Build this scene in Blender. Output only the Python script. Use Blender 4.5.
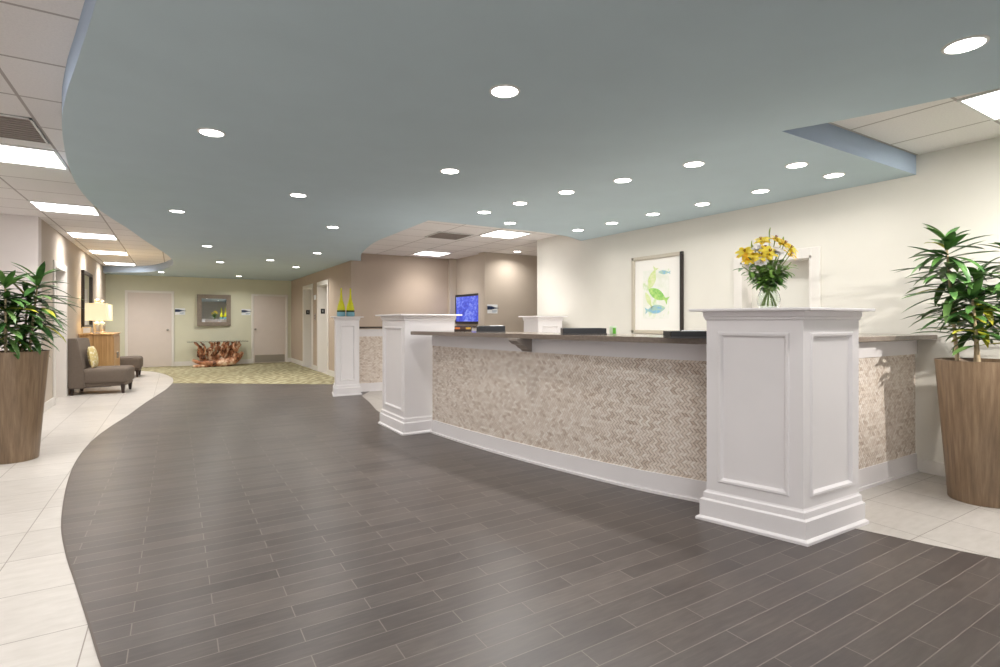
import bpy, bmesh, math, random
from mathutils import Vector, Matrix
random.seed(7)
PI = math.pi
SC = bpy.context.scene
for o in list(bpy.data.objects): bpy.data.objects.remove(o)
COL = SC.collection

# ------------------------------------------------------------------ camera
YAW = math.atan(325/531.)
cd = bpy.data.cameras.new('camera'); cam = bpy.data.objects.new('camera', cd); COL.objects.link(cam)
cam.location = (0, 0, 1.24); cam.rotation_euler = (PI/2, 0, -YAW)
cd.sensor_width = 36; cd.lens = 36*531/1000.; cd.shift_y = -0.0125; cd.clip_start = .05
SC.camera = cam
# ------------------------------------------------------------------ world, exposure
W = bpy.data.worlds.new('world'); SC.world = W; W.use_nodes = True
bg = W.node_tree.nodes['Background']; bg.inputs[0].default_value = (.97, .98, 1.0, 1); bg.inputs[1].default_value = 2.6
SC.view_settings.view_transform = 'Standard'; SC.view_settings.look = 'None'
SC.view_settings.gamma = 1; SC.view_settings.use_curve_mapping = False
SC.view_settings.exposure = 0.06
P_DOWN = 8.9        # watts of one recessed downlight
P_TROFFER = 15.0    # watts of one ceiling panel
P_SPOT = 80.0       # the spot over the entrance that throws the plant's shadow
E_LENS = 14.0       # emission of lamp lenses
SOF = 2.45; CEIL = 2.61

# ------------------------------------------------------------------ helpers
def lin(c):
    c /= 255.
    return c/12.92 if c <= .04045 else ((c+.055)/1.055)**2.4
def S(r, g, b): return (lin(r), lin(g), lin(b), 1)
MATS = {}
class NT:
    def __init__(s, name):
        s.m = bpy.data.materials.new(name); s.m.use_nodes = True; s.t = s.m.node_tree
        s.b = s.t.nodes['Principled BSDF']; s.out = s.t.nodes['Material Output']
    def n(s, typ, **kw):
        nd = s.t.nodes.new(typ)
        for k, v in kw.items(): setattr(nd, k, v)
        return nd
    def l(s, a, b): s.t.links.new(a, b)
    def math(s, op, a, b=None, c=None):
        nd = s.n('ShaderNodeMath', operation=op)
        for i, v in enumerate((a, b, c)):
            if v is None: continue
            if isinstance(v, (int, float)): nd.inputs[i].default_value = v
            else: s.l(v, nd.inputs[i])
        return nd.outputs[0]
    def coord(s, kind='Object', scale=(1,1,1), rot=(0,0,0), loc=(0,0,0)):
        tc = s.n('ShaderNodeTexCoord'); mp = s.n('ShaderNodeMapping')
        mp.inputs['Scale'].default_value = scale; mp.inputs['Rotation'].default_value = rot; mp.inputs['Location'].default_value = loc
        s.l(tc.outputs[kind], mp.inputs[0]); return mp.outputs[0]
    def noise(s, vec, scale, detail=3, rough=.5):
        nd = s.n('ShaderNodeTexNoise'); nd.inputs['Scale'].default_value = scale
        nd.inputs['Detail'].default_value = detail; nd.inputs['Roughness'].default_value = rough
        s.l(vec, nd.inputs['Vector']); return nd.outputs['Fac']
    def ramp(s, fac, stops):
        nd = s.n('ShaderNodeValToRGB'); cr = nd.color_ramp
        while len(cr.elements) < len(stops): cr.elements.new(.5)
        for e, (p, c) in zip(cr.elements, stops): e.position = p; e.color = c
        s.l(fac, nd.inputs[0]); return nd.outputs[0]
    def mix(s, fac, a, b, mode='MIX'):
        nd = s.n('ShaderNodeMix', data_type='RGBA', blend_type=mode)
        for i, v in ((0, fac), (6, a), (7, b)):
            if isinstance(v, (int, float)): nd.inputs[i].default_value = v
            elif isinstance(v, tuple): nd.inputs[i].default_value = v
            else: s.l(v, nd.inputs[i])
        return nd.outputs[2]
    def bump(s, h, strength=.3, dist=.01):
        nd = s.n('ShaderNodeBump'); nd.inputs['Strength'].default_value = strength; nd.inputs['Distance'].default_value = dist
        s.l(h, nd.inputs['Height']); s.l(nd.outputs[0], s.b.inputs['Normal'])
def mat(name, col, rough=.5, metal=0, vary=.0, vscale=6, bump=0, bscale=120, spec=.5):
    if name in MATS: return MATS[name]
    t = NT(name); t.b.inputs['Roughness'].default_value = rough; t.b.inputs['Metallic'].default_value = metal
    t.b.inputs['Specular IOR Level'].default_value = spec
    if vary:
        v = t.coord(); f = t.noise(v, vscale, 4)
        lo = tuple(c*(1-vary) for c in col[:3])+(1,); hi = tuple(min(1, c*(1+vary)) for c in col[:3])+(1,)
        t.l(t.ramp(f, [(.3, lo), (.7, hi)]), t.b.inputs['Base Color'])
    else: t.b.inputs['Base Color'].default_value = col
    if bump: t.bump(t.noise(t.coord(), bscale, 2), bump, .002)
    MATS[name] = t.m; return t.m
def emis(name, col, strength):
    t = NT(name); t.b.inputs['Base Color'].default_value = (0.8, .8, .8, 1)
    t.b.inputs['Emission Color'].default_value = col; t.b.inputs['Emission Strength'].default_value = strength
    MATS[name] = t.m; return t.m

def newbm(): return bmesh.new()
def obj(name, bm, m, parent=None, smooth=False, loc=None, rotz=0):
    bmesh.ops.recalc_face_normals(bm, faces=bm.faces[:])
    me = bpy.data.meshes.new(name); bm.to_mesh(me); bm.free()
    for mm in (m if isinstance(m, (list, tuple)) else [m]): me.materials.append(mm)
    if smooth:
        for p in me.polygons: p.use_smooth = True
        try: me.set_sharp_from_angle(angle=math.radians(45))
        except Exception: pass
    o = bpy.data.objects.new(name, me); COL.objects.link(o)
    if parent: o.parent = parent
    if loc: o.location = loc
    if rotz: o.rotation_euler = (0, 0, rotz)
    return o
def tag(o, label, cat, group=None):
    o['label'] = label; o['category'] = cat
    if group: o['group'] = group
    return o
def thing(name, label, cat, loc=(0,0,0), rotz=0, group=None):
    o = bpy.data.objects.new(name, None); COL.objects.link(o); o.location = loc; o.rotation_euler = (0, 0, rotz)
    o.empty_display_size = .1
    return tag(o, label, cat, group)
def struct(name, bm, m, parent=None, smooth=False):
    o = obj(name, bm, m, parent, smooth)
    if not parent: o['kind'] = 'structure'
    return o
def dup(root, loc, rotz, label, group=None, scale=None):
    r = root.copy(); COL.objects.link(r); r.location = loc; r.rotation_euler = (0, 0, rotz); r['label'] = label
    if group: r['group'] = group
    if scale: r.scale = scale
    for ch in list(root.children):
        c = ch.copy(); COL.objects.link(c); c.parent = r
        for g in list(ch.children):
            d = g.copy(); COL.objects.link(d); d.parent = c
    return r
def box(bm, x0, x1, y0, y1, z0, z1, bev=0, seg=2, M=None):
    r = bmesh.ops.create_cube(bm, size=1)
    vs = r['verts']
    bmesh.ops.scale(bm, vec=(x1-x0, y1-y0, z1-z0), verts=vs)
    bmesh.ops.translate(bm, vec=((x0+x1)/2, (y0+y1)/2, (z0+z1)/2), verts=vs)
    if bev:
        es = list({e for v in vs for e in v.link_edges})
        rr = bmesh.ops.bevel(bm, geom=es, offset=bev, segments=seg, affect='EDGES', profile=.5)
        vs = list({v for f in rr['faces'] for v in f.verts} | {v for v in vs if v.is_valid})
        seen = set(vs); st = list(vs)
        while st:
            v = st.pop()
            for e in v.link_edges:
                w = e.other_vert(v)
                if w not in seen: seen.add(w); st.append(w)
        vs = list(seen)
    if M: bmesh.ops.transform(bm, matrix=M, verts=vs)
    return vs
def prism(bm, poly, z0, z1):
    a = [bm.verts.new((x, y, z0)) for x, y in poly]; b = [bm.verts.new((x, y, z1)) for x, y in poly]
    n = len(poly)
    bm.faces.new(a[::-1]); bm.faces.new(b)
    for i in range(n): bm.faces.new((a[i], a[(i+1) % n], b[(i+1) % n], b[i]))
def lathe(bm, prof, n=24, c=(0,0), cap=True):
    rings = []
    for r, z in prof:
        rings.append([bm.verts.new((c[0]+r*math.cos(2*PI*i/n), c[1]+r*math.sin(2*PI*i/n), z)) for i in range(n)])
    for a, b in zip(rings, rings[1:]):
        for i in range(n): bm.faces.new((a[i], a[(i+1) % n], b[(i+1) % n], b[i]))
    if cap:
        if prof[0][0] > 1e-4: bm.faces.new(rings[0][::-1])
        if prof[-1][0] > 1e-4: bm.faces.new(rings[-1])
def tube(bm, pts, rad, n=8):
    pts = [Vector(p) for p in pts]
    if not isinstance(rad, (list, tuple)): rad = [rad]*len(pts)
    rings = []; up = Vector((0, 0, 1))
    for i, p in enumerate(pts):
        d = (pts[min(i+1, len(pts)-1)]-pts[max(i-1, 0)]).normalized()
        a = d.cross(up)
        if a.length < .05: a = d.cross(Vector((1, 0, 0)))
        a.normalize(); b = d.cross(a)
        rings.append([bm.verts.new(p+(a*math.cos(2*PI*k/n)+b*math.sin(2*PI*k/n))*rad[i]) for k in range(n)])
    for a, b in zip(rings, rings[1:]):
        for k in range(n): bm.faces.new((a[k], a[(k+1) % n], b[(k+1) % n], b[k]))
    bm.faces.new(rings[0][::-1]); bm.faces.new(rings[-1])
def offset(poly, d):
    """offset a CCW polygon outwards by d"""
    n = len(poly); out = []
    for i in range(n):
        p0, p1, p2 = Vector(poly[i-1]), Vector(poly[i]), Vector(poly[(i+1) % n])
        e1 = (p1-p0).normalized(); e2 = (p2-p1).normalized()
        n1 = Vector((e1.y, -e1.x)); n2 = Vector((e2.y, -e2.x))
        k = 1+n1.dot(n2)
        q = p1+(n1+n2)*(d/k); out.append((q.x, q.y))
    return out
def spline(pts, n=8):
    """Catmull-Rom through pts"""
    P = [Vector(p) for p in pts]; P = [P[0]*2-P[1]]+P+[P[-1]*2-P[-2]]; out = []
    for i in range(1, len(P)-2):
        for k in range(n):
            t = k/n; a, b, c, d = P[i-1:i+3]
            out.append(.5*((2*b)+(c-a)*t+(2*a-5*b+4*c-d)*t*t+(3*b-a-3*c+d)*t**3))
    out.append(P[-2]); return [tuple(v) for v in out]
def leaf(bm, base, d, up, L, w, bend, n=6, fold=.25, mi=0):
    """lance-shaped leaf from base along d, drooping by bend, folded along the midrib"""
    d = Vector(d).normalized(); up = Vector(up)
    s = d.cross(up)
    if s.length < .05: s = d.cross(Vector((1, 0, 0)))
    s.normalize(); nrm = s.cross(d).normalized()
    prev = None; p = Vector(base)
    for i in range(n+1):
        t = i/n
        ww = w*.5*(math.sin(PI*min(1, t*.92+.06))**.75)
        if i == n: ww = .0008
        c = p.copy()
        l = bm.verts.new(c+s*ww+nrm*ww*fold); m = bm.verts.new(c); r = bm.verts.new(c-s*ww+nrm*ww*fold)
        if prev:
            f1 = bm.faces.new((prev[0], l, m, prev[1])); f2 = bm.faces.new((prev[1], m, r, prev[2]))
            f1.material_index = f2.material_index = mi
        prev = (l, m, r)
        a = bend/n
        d = (d*math.cos(a)-nrm*math.sin(a)).normalized(); nrm = s.cross(d).normalized()
        p = p+d*(L/n)

# ------------------------------------------------------------------ materials
def m_dark_floor():
    t = NT('dark_plank_tile'); v = t.coord('Object', loc=(-.43, -2.04, 0))
    br = t.n('ShaderNodeTexBrick'); br.offset = .5; br.squash = 1
    br.inputs['Scale'].default_value = 1; br.inputs['Mortar Size'].default_value = .0022; br.inputs['Mortar Smooth'].default_value = .15
    br.inputs['Brick Width'].default_value = .58; br.inputs['Row Height'].default_value = .1; br.inputs['Bias'].default_value = 0
    br.inputs['Color1'].default_value = (0, 0, 0, 1); br.inputs['Color2'].default_value = (1, 1, 1, 1); br.inputs['Mortar'].default_value = (.5, .5, .5, 1)
    t.l(v, br.inputs[0])
    v2 = t.coord('Object', scale=(3, 22, 1)); n1 = t.noise(v2, 2.2, 6, .65)
    n2 = t.noise(t.coord('Object'), 2.2, 4, .6)
    base = t.ramp(n1, [(.25, S(84, 78, 75)), (.5, S(95, 89, 86)), (.75, S(108, 102, 98))])
    tone = t.mix(br.outputs['Color'], S(218, 214, 214), S(255, 252, 250))
    base = t.mix(1.0, base, tone, 'MULTIPLY')
    blot = t.ramp(n2, [(.3, (.85, .85, .87, 1)), (.7, (1.1, 1.07, 1.04, 1))])
    base = t.mix(1.0, base, blot, 'MULTIPLY')
    t.l(t.mix(br.outputs['Fac'], base, S(122, 113, 107)), t.b.inputs['Base Color'])
    t.l(t.ramp(n1, [(.2, (.26, .26, .26, 1)), (.8, (.42, .42, .42, 1))]), t.b.inputs['Roughness'])
    h = t.math('SUBTRACT', t.math('MULTIPLY', n1, .25), t.math('MULTIPLY', br.outputs['Fac'], 1.0))
    t.bump(h, .35, .003); t.b.inputs['Specular IOR Level'].default_value = .45
    return t.m
def m_light_floor(name, ox, oy, wx, wy):
    t = NT(name); v = t.coord('Object', loc=(-ox, -oy, 0))
    br = t.n('ShaderNodeTexBrick'); br.offset = 0
    br.inputs['Scale'].default_value = 1; br.inputs['Mortar Size'].default_value = .0025; br.inputs['Mortar Smooth'].default_value = .1
    br.inputs['Brick Width'].default_value = wx; br.inputs['Row Height'].default_value = wy
    br.inputs['Color1'].default_value = S(201, 196, 190); br.inputs['Color2'].default_value = S(193, 188, 182); br.inputs['Mortar'].default_value = S(140, 132, 124)
    t.l(v, br.inputs[0])
    n1 = t.noise(t.coord('Object', scale=(3, 9, 1)), 2.5, 6, .6)
    c = t.mix(1.0, br.outputs['Color'], t.ramp(n1, [(.3, (.9, .895, .88, 1)), (.7, (1.05, 1.05, 1.05, 1))]), 'MULTIPLY')
    t.l(c, t.b.inputs['Base Color']); t.b.inputs['Roughness'].default_value = .36
    t.bump(t.math('MULTIPLY', br.outputs['Fac'], -1), .3, .003)
    return t.m
def m_carpet():
    t = NT('green_patterned_carpet'); v = t.coord('Object', rot=(0, 0, .6))
    w = t.n('ShaderNodeTexWave', wave_type='BANDS', bands_direction='X'); w.inputs['Scale'].default_value = 1.6; w.inputs['Distortion'].default_value = 7
    w.inputs['Detail'].default_value = 2; w.inputs['Detail Scale'].default_value = 2.5; t.l(v, w.inputs[0])
    n = t.noise(t.coord(), 55, 3)
    f = t.math('ADD', t.math('MULTIPLY', w.outputs['Fac'], .75), t.math('MULTIPLY', n, .25))
    t.l(t.ramp(f, [(.2, S(142, 134, 106)), (.55, S(162, 154, 124)), (.85, S(180, 173, 143))]), t.b.inputs['Base Color'])
    t.b.inputs['Roughness'].default_value = .95; t.b.inputs['Specular IOR Level'].default_value = .1
    t.bump(n, .5, .01); return t.m
def m_mosaic():
    t = NT('split_stone_herringbone_mosaic'); uv = t.n('ShaderNodeUVMap'); sp = t.n('ShaderNodeSeparateXYZ'); t.l(uv.outputs[0], sp.inputs[0])
    jit = t.noise(uv.outputs[0], 40, 2)
    u = t.math('ADD', sp.outputs[0], t.math('MULTIPLY', jit, .010)); v = t.math('ADD', sp.outputs[1], t.math('MULTIPLY', jit, .004))
    h = .025; w = .027
    vb = t.math('DIVIDE', v, h); b = t.math('FLOOR', vb); fv = t.math('FRACT', vb)
    par = t.math('SUBTRACT', t.math('MULTIPLY', t.math('FLOORED_MODULO', b, 2), 2), 1)
    pu = t.math('DIVIDE', t.math('ADD', u, t.math('MULTIPLY', t.math('MULTIPLY', par, fv), h*1.0)), w)
    iu = t.math('FLOOR', pu); fu = t.math('FRACT', pu)
    cmb = t.n('ShaderNodeCombineXYZ'); t.l(iu, cmb.inputs[0]); t.l(b, cmb.inputs[1])
    wn = t.n('ShaderNodeTexWhiteNoise', noise_dimensions='2D'); t.l(cmb.outputs[0], wn.inputs['Vector'])
    eu = t.math('MINIMUM', fu, t.math('SUBTRACT', 1, fu)); ev = t.math('MINIMUM', fv, t.math('SUBTRACT', 1, fv))
    e = t.math('MINIMUM', eu, t.math('MULTIPLY', ev, 4.5)); e = t.math('ADD', e, t.math('MULTIPLY', t.math('SUBTRACT', 1, par), .018))
    sm = t.n('ShaderNodeMapRange', interpolation_type='SMOOTHSTEP'); sm.inputs['From Min'].default_value = .03; sm.inputs['From Max'].default_value = .2; t.l(e, sm.inputs['Value'])
    stone = t.ramp(wn.outputs['Value'], [(0, S(214, 194, 178)), (.15, S(234, 220, 207)), (.5, S(242, 230, 219)), (1, S(250, 243, 236))])
    n = t.noise(uv.outputs[0], 160, 3)
    stone = t.mix(1.0, stone, t.ramp(n, [(.3, (.86, .85, .83, 1)), (.7, (1.05, 1.05, 1.05, 1))]), 'MULTIPLY')
    t.l(t.mix(sm.outputs[0], t.mix(wn.outputs['Value'], S(124, 102, 84), S(206, 186, 168)), stone), t.b.inputs['Base Color'])
    t.b.inputs['Roughness'].default_value = .6
    hh = t.math('ADD', t.math('MULTIPLY', sm.outputs[0], t.math('ADD', .5, t.math('MULTIPLY', wn.outputs['Value'], .8))), t.math('MULTIPLY', n, .2))
    t.bump(hh, .45, .006); return t.m
def m_wood(name, cols, sx=(30, 30, 1.2), rough=.4, scale=1.6):
    t = NT(name); v = t.coord('Object', scale=sx); n = t.noise(v, scale, 6, .6)
    t.l(t.ramp(n, [(.25, cols[0]), (.5, cols[1]), (.75, cols[2])]), t.b.inputs['Base Color'])
    t.b.inputs['Roughness'].default_value = rough; t.bump(n, .08, .003); return t.m
def m_ceiling_tile(ox, oy):
    t = NT('acoustic_ceiling_tile_%d' % int(abs(ox*100))); v = t.coord('Object', loc=(-ox, -oy, 0))
    br = t.n('ShaderNodeTexBrick'); br.offset = 0
    br.inputs['Scale'].default_value = 1; br.inputs['Mortar Size'].default_value = .009; br.inputs['Mortar Smooth'].default_value = .0
    br.inputs['Brick Width'].default_value = .61; br.inputs['Row Height'].default_value = .61
    br.inputs['Color1'].default_value = S(240, 236, 234); br.inputs['Color2'].default_value = S(234, 230, 228); br.inputs['Mortar'].default_value = S(182, 174, 170)
    t.l(v, br.inputs[0]); n = t.noise(t.coord(), 90, 3, .7)
    c = t.mix(1.0, br.outputs['Color'], t.ramp(n, [(.3, (.93, .93, .93, 1)), (.6, (1, 1, 1, 1))]), 'MULTIPLY')
    t.l(c, t.b.inputs['Base Color']); t.b.inputs['Roughness'].default_value = .9
    t.bump(t.math('ADD', t.math('MULTIPLY', br.outputs['Fac'], -1), t.math('MULTIPLY', n, .2)), .4, .004); return t.m
DARKF = m_dark_floor(); LIGHTL = m_light_floor('light_limestone_tile', -.74, 2.73, .44, .46)
CARPET = m_carpet(); MOSAIC = m_mosaic()
def wall_mat(name, c, vary=.02): return mat(name, c, .8, vary=vary, vscale=3, bump=.08, bscale=260, spec=.2)
CREAM = wall_mat('cream_wall', S(223, 220, 211)); GREENW = wall_mat('pale_green_wall', S(214, 213, 192)); TAN = wall_mat('tan_wall', S(184, 168, 152))
LEFTW = wall_mat('warm_white_wall', S(230, 222, 218)); GREIGE = wall_mat('greige_wall', S(196, 184, 170))
SOFM = wall_mat('teal_soffit_paint', S(192, 210, 218)); FASC = wall_mat('pale_blue_fascia_paint', S(172, 188, 208))
WHITE = mat('white_trim_paint', S(240, 236, 237), .38, vary=.012, vscale=4)
WALLTRIM = mat('wall_trim_paint', S(226, 222, 216), .4)
DOORM = mat('door_paint', S(214, 203, 196), .45, vary=.015)
STONE = mat('grey_quartz', S(128, 116, 106), .16, vary=.12, vscale=60)
DARKST = mat('dark_stone', S(60, 50, 44), .2)
METAL = mat('brushed_metal', S(170, 165, 158), .3, 1)
BLACK = mat('black_plastic', S(26, 26, 30), .35); CHAR = mat('charcoal_plastic', S(70, 68, 70), .4)
LENS = emis('lamp_lens', (1, .97, .93, 1), E_LENS); PANEL = emis('panel_lens', (1, .98, .96, 1), 8.0)
TRIMW = mat('lamp_trim', S(225, 225, 222), .35)
FABRIC = mat('taupe_upholstery', S(114, 103, 93), .85, vary=.05, vscale=40, bump=.3, bscale=500, spec=.2)
LEG = mat('dark_wood_leg', S(48, 32, 24), .4)
POT = m_wood('planter_wood', [S(112, 92, 72), S(138, 115, 91), S(160, 137, 110)], (26, 26, .9), .38)
SOIL = mat('dark_soil', S(58, 44, 34), .95, vary=.3, vscale=60, bump=.8, bscale=60)
CANE = mat('pale_cane', S(206, 184, 148), .7, vary=.12, vscale=30, bump=.3, bscale=80)
STEMG = mat('green_stem', S(120, 150, 72), .5, vary=.1)
def leafm(name, a, b):
    t = NT(name); n = t.noise(t.coord(), 9, 2); t.l(t.ramp(n, [(.35, a), (.65, b)]), t.b.inputs['Base Color'])
    t.b.inputs['Roughness'].default_value = .38; t.b.inputs['Subsurface Weight'].default_value = 0; return t.m
LEAF1 = leafm('leaf_deep_green', S(46, 86, 40), S(86, 128, 60)); LEAF2 = leafm('leaf_mid_green', S(70, 112, 56), S(118, 152, 84)); LEAF3 = leafm('leaf_yellow_green', S(150, 165, 50), S(205, 195, 70))
CHESTM = m_wood('striped_teak', [S(150, 106, 62), S(196, 152, 98), S(222, 184, 130)], (14, 14, .5), .35, 2.2)
GLASS = NT('clear_glass'); GLASS.b.inputs['Transmission Weight'].default_value = 1; GLASS.b.inputs['Roughness'].default_value = .02; GLASS.b.inputs['IOR'].default_value = 1.3; GLASS.b.inputs['Base Color'].default_value = (.95, .98, .96, 1); GLASS = GLASS.m
MIRROR = mat('mirror_glass', (.85, .86, .85, 1), .02, 1)

# ------------------------------------------------------------------ setting: floors
LEFT = [(1.9,-1.6),(1.2,-.5),(.62,.35),(.2,1.1),(-.08,1.8),(-.22,2.36),(-.3,2.73),(-.4,3.19),(-.5,3.65),(-.6,4.24),(-.7,5.2),(-.745,6.05),(-.725,6.93),(-.64,7.7),(-.52,8.5),(-.4,9.5),(-.27,10.4),(-.13,11.4),(-.04,12.4)]
LEFTF = [(-.03,13.0),(-.07,13.8),(-.28,14.95),(-.66,15.85),(-1.58,16.5)]
left_c = spline([p for p in LEFT], 5); left_f = spline([(-.04,12.4)]+LEFTF, 5)
NEARC = spline([(3.28,1.98),(3.4,1.72),(3.49,1.48),(3.56,1.25),(3.64,1.04),(3.76,.75),(3.95,.3),(4.25,-.3),(4.75,-1.0),(5.23,-1.7)], 4)
bm = newbm(); prism(bm, [(-6,-8),(7,-8),(7,17.2),(-6,17.2)], -.06, 0); struct('floor', bm, LIGHTL)
CARPETB = [(2.95,10.2),(2.6,10.57),(1.26,11.5),(.6,11.98),(-.04,12.4)]
dark = left_c + CARPETB[::-1][1:] + [(3.0,9.3),(2.64,8.72),(2.53,7.95),(2.39,7.21),(2.3,6.3),(2.45,5.6),(2.6,4.5),(2.8,3.5),(3.2,2.3)] + NEARC + [(5.23,-8),(1.9,-8)]
bm = newbm(); prism(bm, dark, .0, .003); o = struct('floor_plank_tile', bm, DARKF)
carp = CARPETB[:-1] + left_f + [(-1.58,17.0),(3.0,17.0),(3.0,10.2)]
bm = newbm(); prism(bm, carp[::-1], .0, .006); struct('floor_carpet', bm, CARPET)
bm = newbm()
for c in (left_c, NEARC):
    n = len(c)
    for i in range(n-1):
        a, b = Vector(c[i]), Vector(c[i+1]); d = (b-a).normalized(); s = Vector((d.y, -d.x))*.004
        q = [(a+s), (b+s), (b-s), (a-s)]
        prism(bm, [tuple(v) for v in q], 0, .0038)
struct('trim_1', bm, mat('floor_edge_strip', S(92, 82, 76), .4, .3))

# ------------------------------------------------------------------ setting: ceilings
def struct_ceiling(name, poly, m):
    bm = newbm(); prism(bm, poly, CEIL, CEIL+.05); struct(name, bm, m)
struct_ceiling('ceiling', [(-6,-5),(1.6,-5),(1.6,17.2),(-6,17.2)], m_ceiling_tile(-.815, 5.5))
struct_ceiling('ceiling_right', [(1.6,-5),(7,-5),(7,17.2),(1.6,17.2)], m_ceiling_tile(4.13, 1.33))
soffit = ([(1.9,-5)] + left_c + left_f[1:] + [(-1.58,17.0),(3.0,17.0),(3.0,10.6),(3.2,10.6)] +
          spline([(3.2,10.6),(2.85,9.4),(2.62,8),(2.6,7),(2.6,5.9)], 4)[1:] + [(4.3,5.88),(4.8,5.98),(5.23,6.2),(5.23,1.95),(3.3,1.95)] + NEARC[1:] + [(5.23,-5)])
bm = newbm(); prism(bm, soffit[::-1], SOF, CEIL)
bmesh.ops.recalc_face_normals(bm, faces=bm.faces[:])
for f in bm.faces:
    if abs(f.normal.z) < .5: f.material_index = 1
struct('ceiling_soffit', bm, [SOFM, FASC])

# ------------------------------------------------------------------ setting: walls
def wallbox(name, boxes, m):
    bm = newbm()
    for b in boxes: box(bm, *b)
    return struct(name, bm, m)
XL = -1.53; XR = 5.23; XH = 3.0
wallbox('wall_left', [(XL-.25, XL, 9.3, 10.15, 0, CEIL), (XL-.25, XL, 10.15, 11.1, 2.06, CEIL), (XL-.25, XL, 11.1, 17, 0, CEIL)], GREIGE)
wallbox('wall_left_end', [(-6, XL, 9.1, 9.3, 0, CEIL)], LEFTW)
wallbox('wall_left_side', [(-6.2, -6, -5, 9.3, 0, CEIL)], LEFTW)
wallbox('wall_back', [(XL-.25, XH+.3, 17, 17.2, 0, CEIL)], GREENW)
wallbox('wall_hall', [(XH, XH+.25, 10.85, 12.48, 0, CEIL), (XH, XH+.25, 12.48, 13.43, 2.11, CEIL), (XH, XH+.25, 13.43, 14.09, 0, CEIL),
                      (XH, XH+.25, 14.09, 15.15, 2.11, CEIL), (XH, XH+.25, 15.15, 17, 0, CEIL)], TAN)
wallbox('wall_office', [(XH, 5.2, 10.6, 10.85, 0, CEIL)], TAN)
wallbox('wall_office_side', [(5.32, 5.5, 9.4, 11.1, 0, CEIL), (5.15, 5.34, 10.52, 11.0, 0, CEIL)], GREIGE)
wallbox('wall_passage', [(5.24, 7.2, 9.15, 9.4, 0, CEIL)], GREIGE)
wallbox('wall_right', [(XR, XR+.3, -5, 2.79, 0, CEIL), (XR, XR+.3, 2.79, 3.54, 1.87, CEIL), (XR, XR+.3, 3.54, 7.34, 0, CEIL), (XR+.3, 7.2, 7.14, 7.34, 0, CEIL)], CREAM)
wallbox('wall_added_for_mirror', [(.9, XR, -4.2, -4.0, 0, CEIL)], CREAM)  # unseen wall added so the hall mirror reflects no bright background
wallbox('wall_passage_end', [(7.0, 7.2, 7.34, 9.15, 0, CEIL)], GREIGE)
def base(name, segs, h=.11, t=.016):
    bm = newbm()
    for x0, y0, x1, y1, nx, ny in segs:
        xa, xb = sorted((x0, x1)); ya, yb = sorted((y0, y1))
        if nx: xa, xb = sorted((x0, x0+nx*t))
        if ny: ya, yb = sorted((y0, y0+ny*t))
        box(bm, xa, xb, ya, yb, 0, h, .004, 1)
    struct(name, bm, WALLTRIM)
base('baseboard_left', [(XL, 9.08, XL, 10.06, 1, 0), (XL, 11.19, XL, 17, 1, 0), (-6, 9.1, XL, 9.1, 0, -1)], .12)
base('baseboard_back', [(XL, 17, -1.12, 17, 0, -1), (-.03, 17, 1.9, 17, 0, -1), (2.9, 17, XH, 17, 0, -1)], .13)
base('baseboard_hall', [(XH, 10.6, XH, 12.44, -1, 0), (XH, 13.47, XH, 14.05, -1, 0), (XH, 15.19, XH, 17, -1, 0)], .13)
base('baseboard_right', [(XR, -5, XR, 1.94, -1, 0)], .11)

# ------------------------------------------------------------------ doors
def door_y(name, x0, x1, yw, h, hx, kick=False):
    """door in a wall whose face is y = yw, seen from -y"""
    bm = newbm(); box(bm, x0+.05, x1-.05, yw-.012, yw, .01, h-.05, .003, 1); d = struct(name, bm, DOORM)
    bm = newbm()
    box(bm, x0, x0+.06, yw-.03, yw, 0, h+.01, .005, 1); box(bm, x1-.06, x1, yw-.03, yw, 0, h+.01, .005, 1); box(bm, x0+.055, x1-.055, yw-.03, yw, h-.05, h+.01, .005, 1)
    obj('door_casing', bm, WALLTRIM, d)
    bm = newbm(); lathe(bm, [(.0, 0), (.028, .0), (.028, .008), (.011, .012), (.011, .04), (.026, .05), (.028, .062), (.018, .072), (0, .074)], 14)
    bmesh.ops.transform(bm, matrix=Matrix.Translation((hx, yw-.012, 1.0)) @ Matrix.Rotation(PI/2, 4, 'X'), verts=bm.verts[:])
    obj('door_knob', bm, METAL, d, True)
    if kick:
        bm = newbm(); box(bm, x0+.09, x1-.09, yw-.016, yw-.012, .03, .24, .001, 1); obj('kick_plate', bm, METAL, d)
    return d
door_y('door_1', -1.12, -.02, 17, 2.04, -.17, False)
door_y('door_2', 1.9, 2.9, 17, 2.02, 2.0, True)
def door_x(name, y0, y1, xw, sgn, rec, h, m):
    """door recessed in a wall whose face is x = xw; sgn = direction out of the room"""
    xa, xb = sorted((xw+sgn*rec, xw+sgn*(rec+.045)))
    bm = newbm(); box(bm, xa, xb, y0, y1, .005, h, .002, 1); d = struct(name, bm, m)
    bm = newbm(); c0, c1 = sorted((xw-sgn*.02, xw+sgn*rec))
    for a, b, za, zb in ((y0, y0+.02, 0, h), (y1-.02, y1, 0, h), (y0, y1, h-.02, h)): box(bm, c0, c1, a, b, za, zb)
    c0, c1 = sorted((xw-sgn*.02, xw))
    for a, b, za, zb in ((y0-.08, y0+.003, 0, h+.08), (y1-.003, y1+.08, 0, h+.08), (y0, y1, h-.003, h+.08)): box(bm, c0, c1, a, b, za, zb, .004, 1)
    obj('door_casing', bm, WALLTRIM, d)
    return d
door_x('door_3', 10.15, 11.1, XL, -1, .16, 2.06, DOORM)
d4 = door_x('door_4', 2.79, 3.54, XR, 1, .16, 1.87, mat('back_door_white', S(232, 230, 222), .4))
ELEV = mat('elevator_door_steel', S(218, 211, 204), .4)
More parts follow.
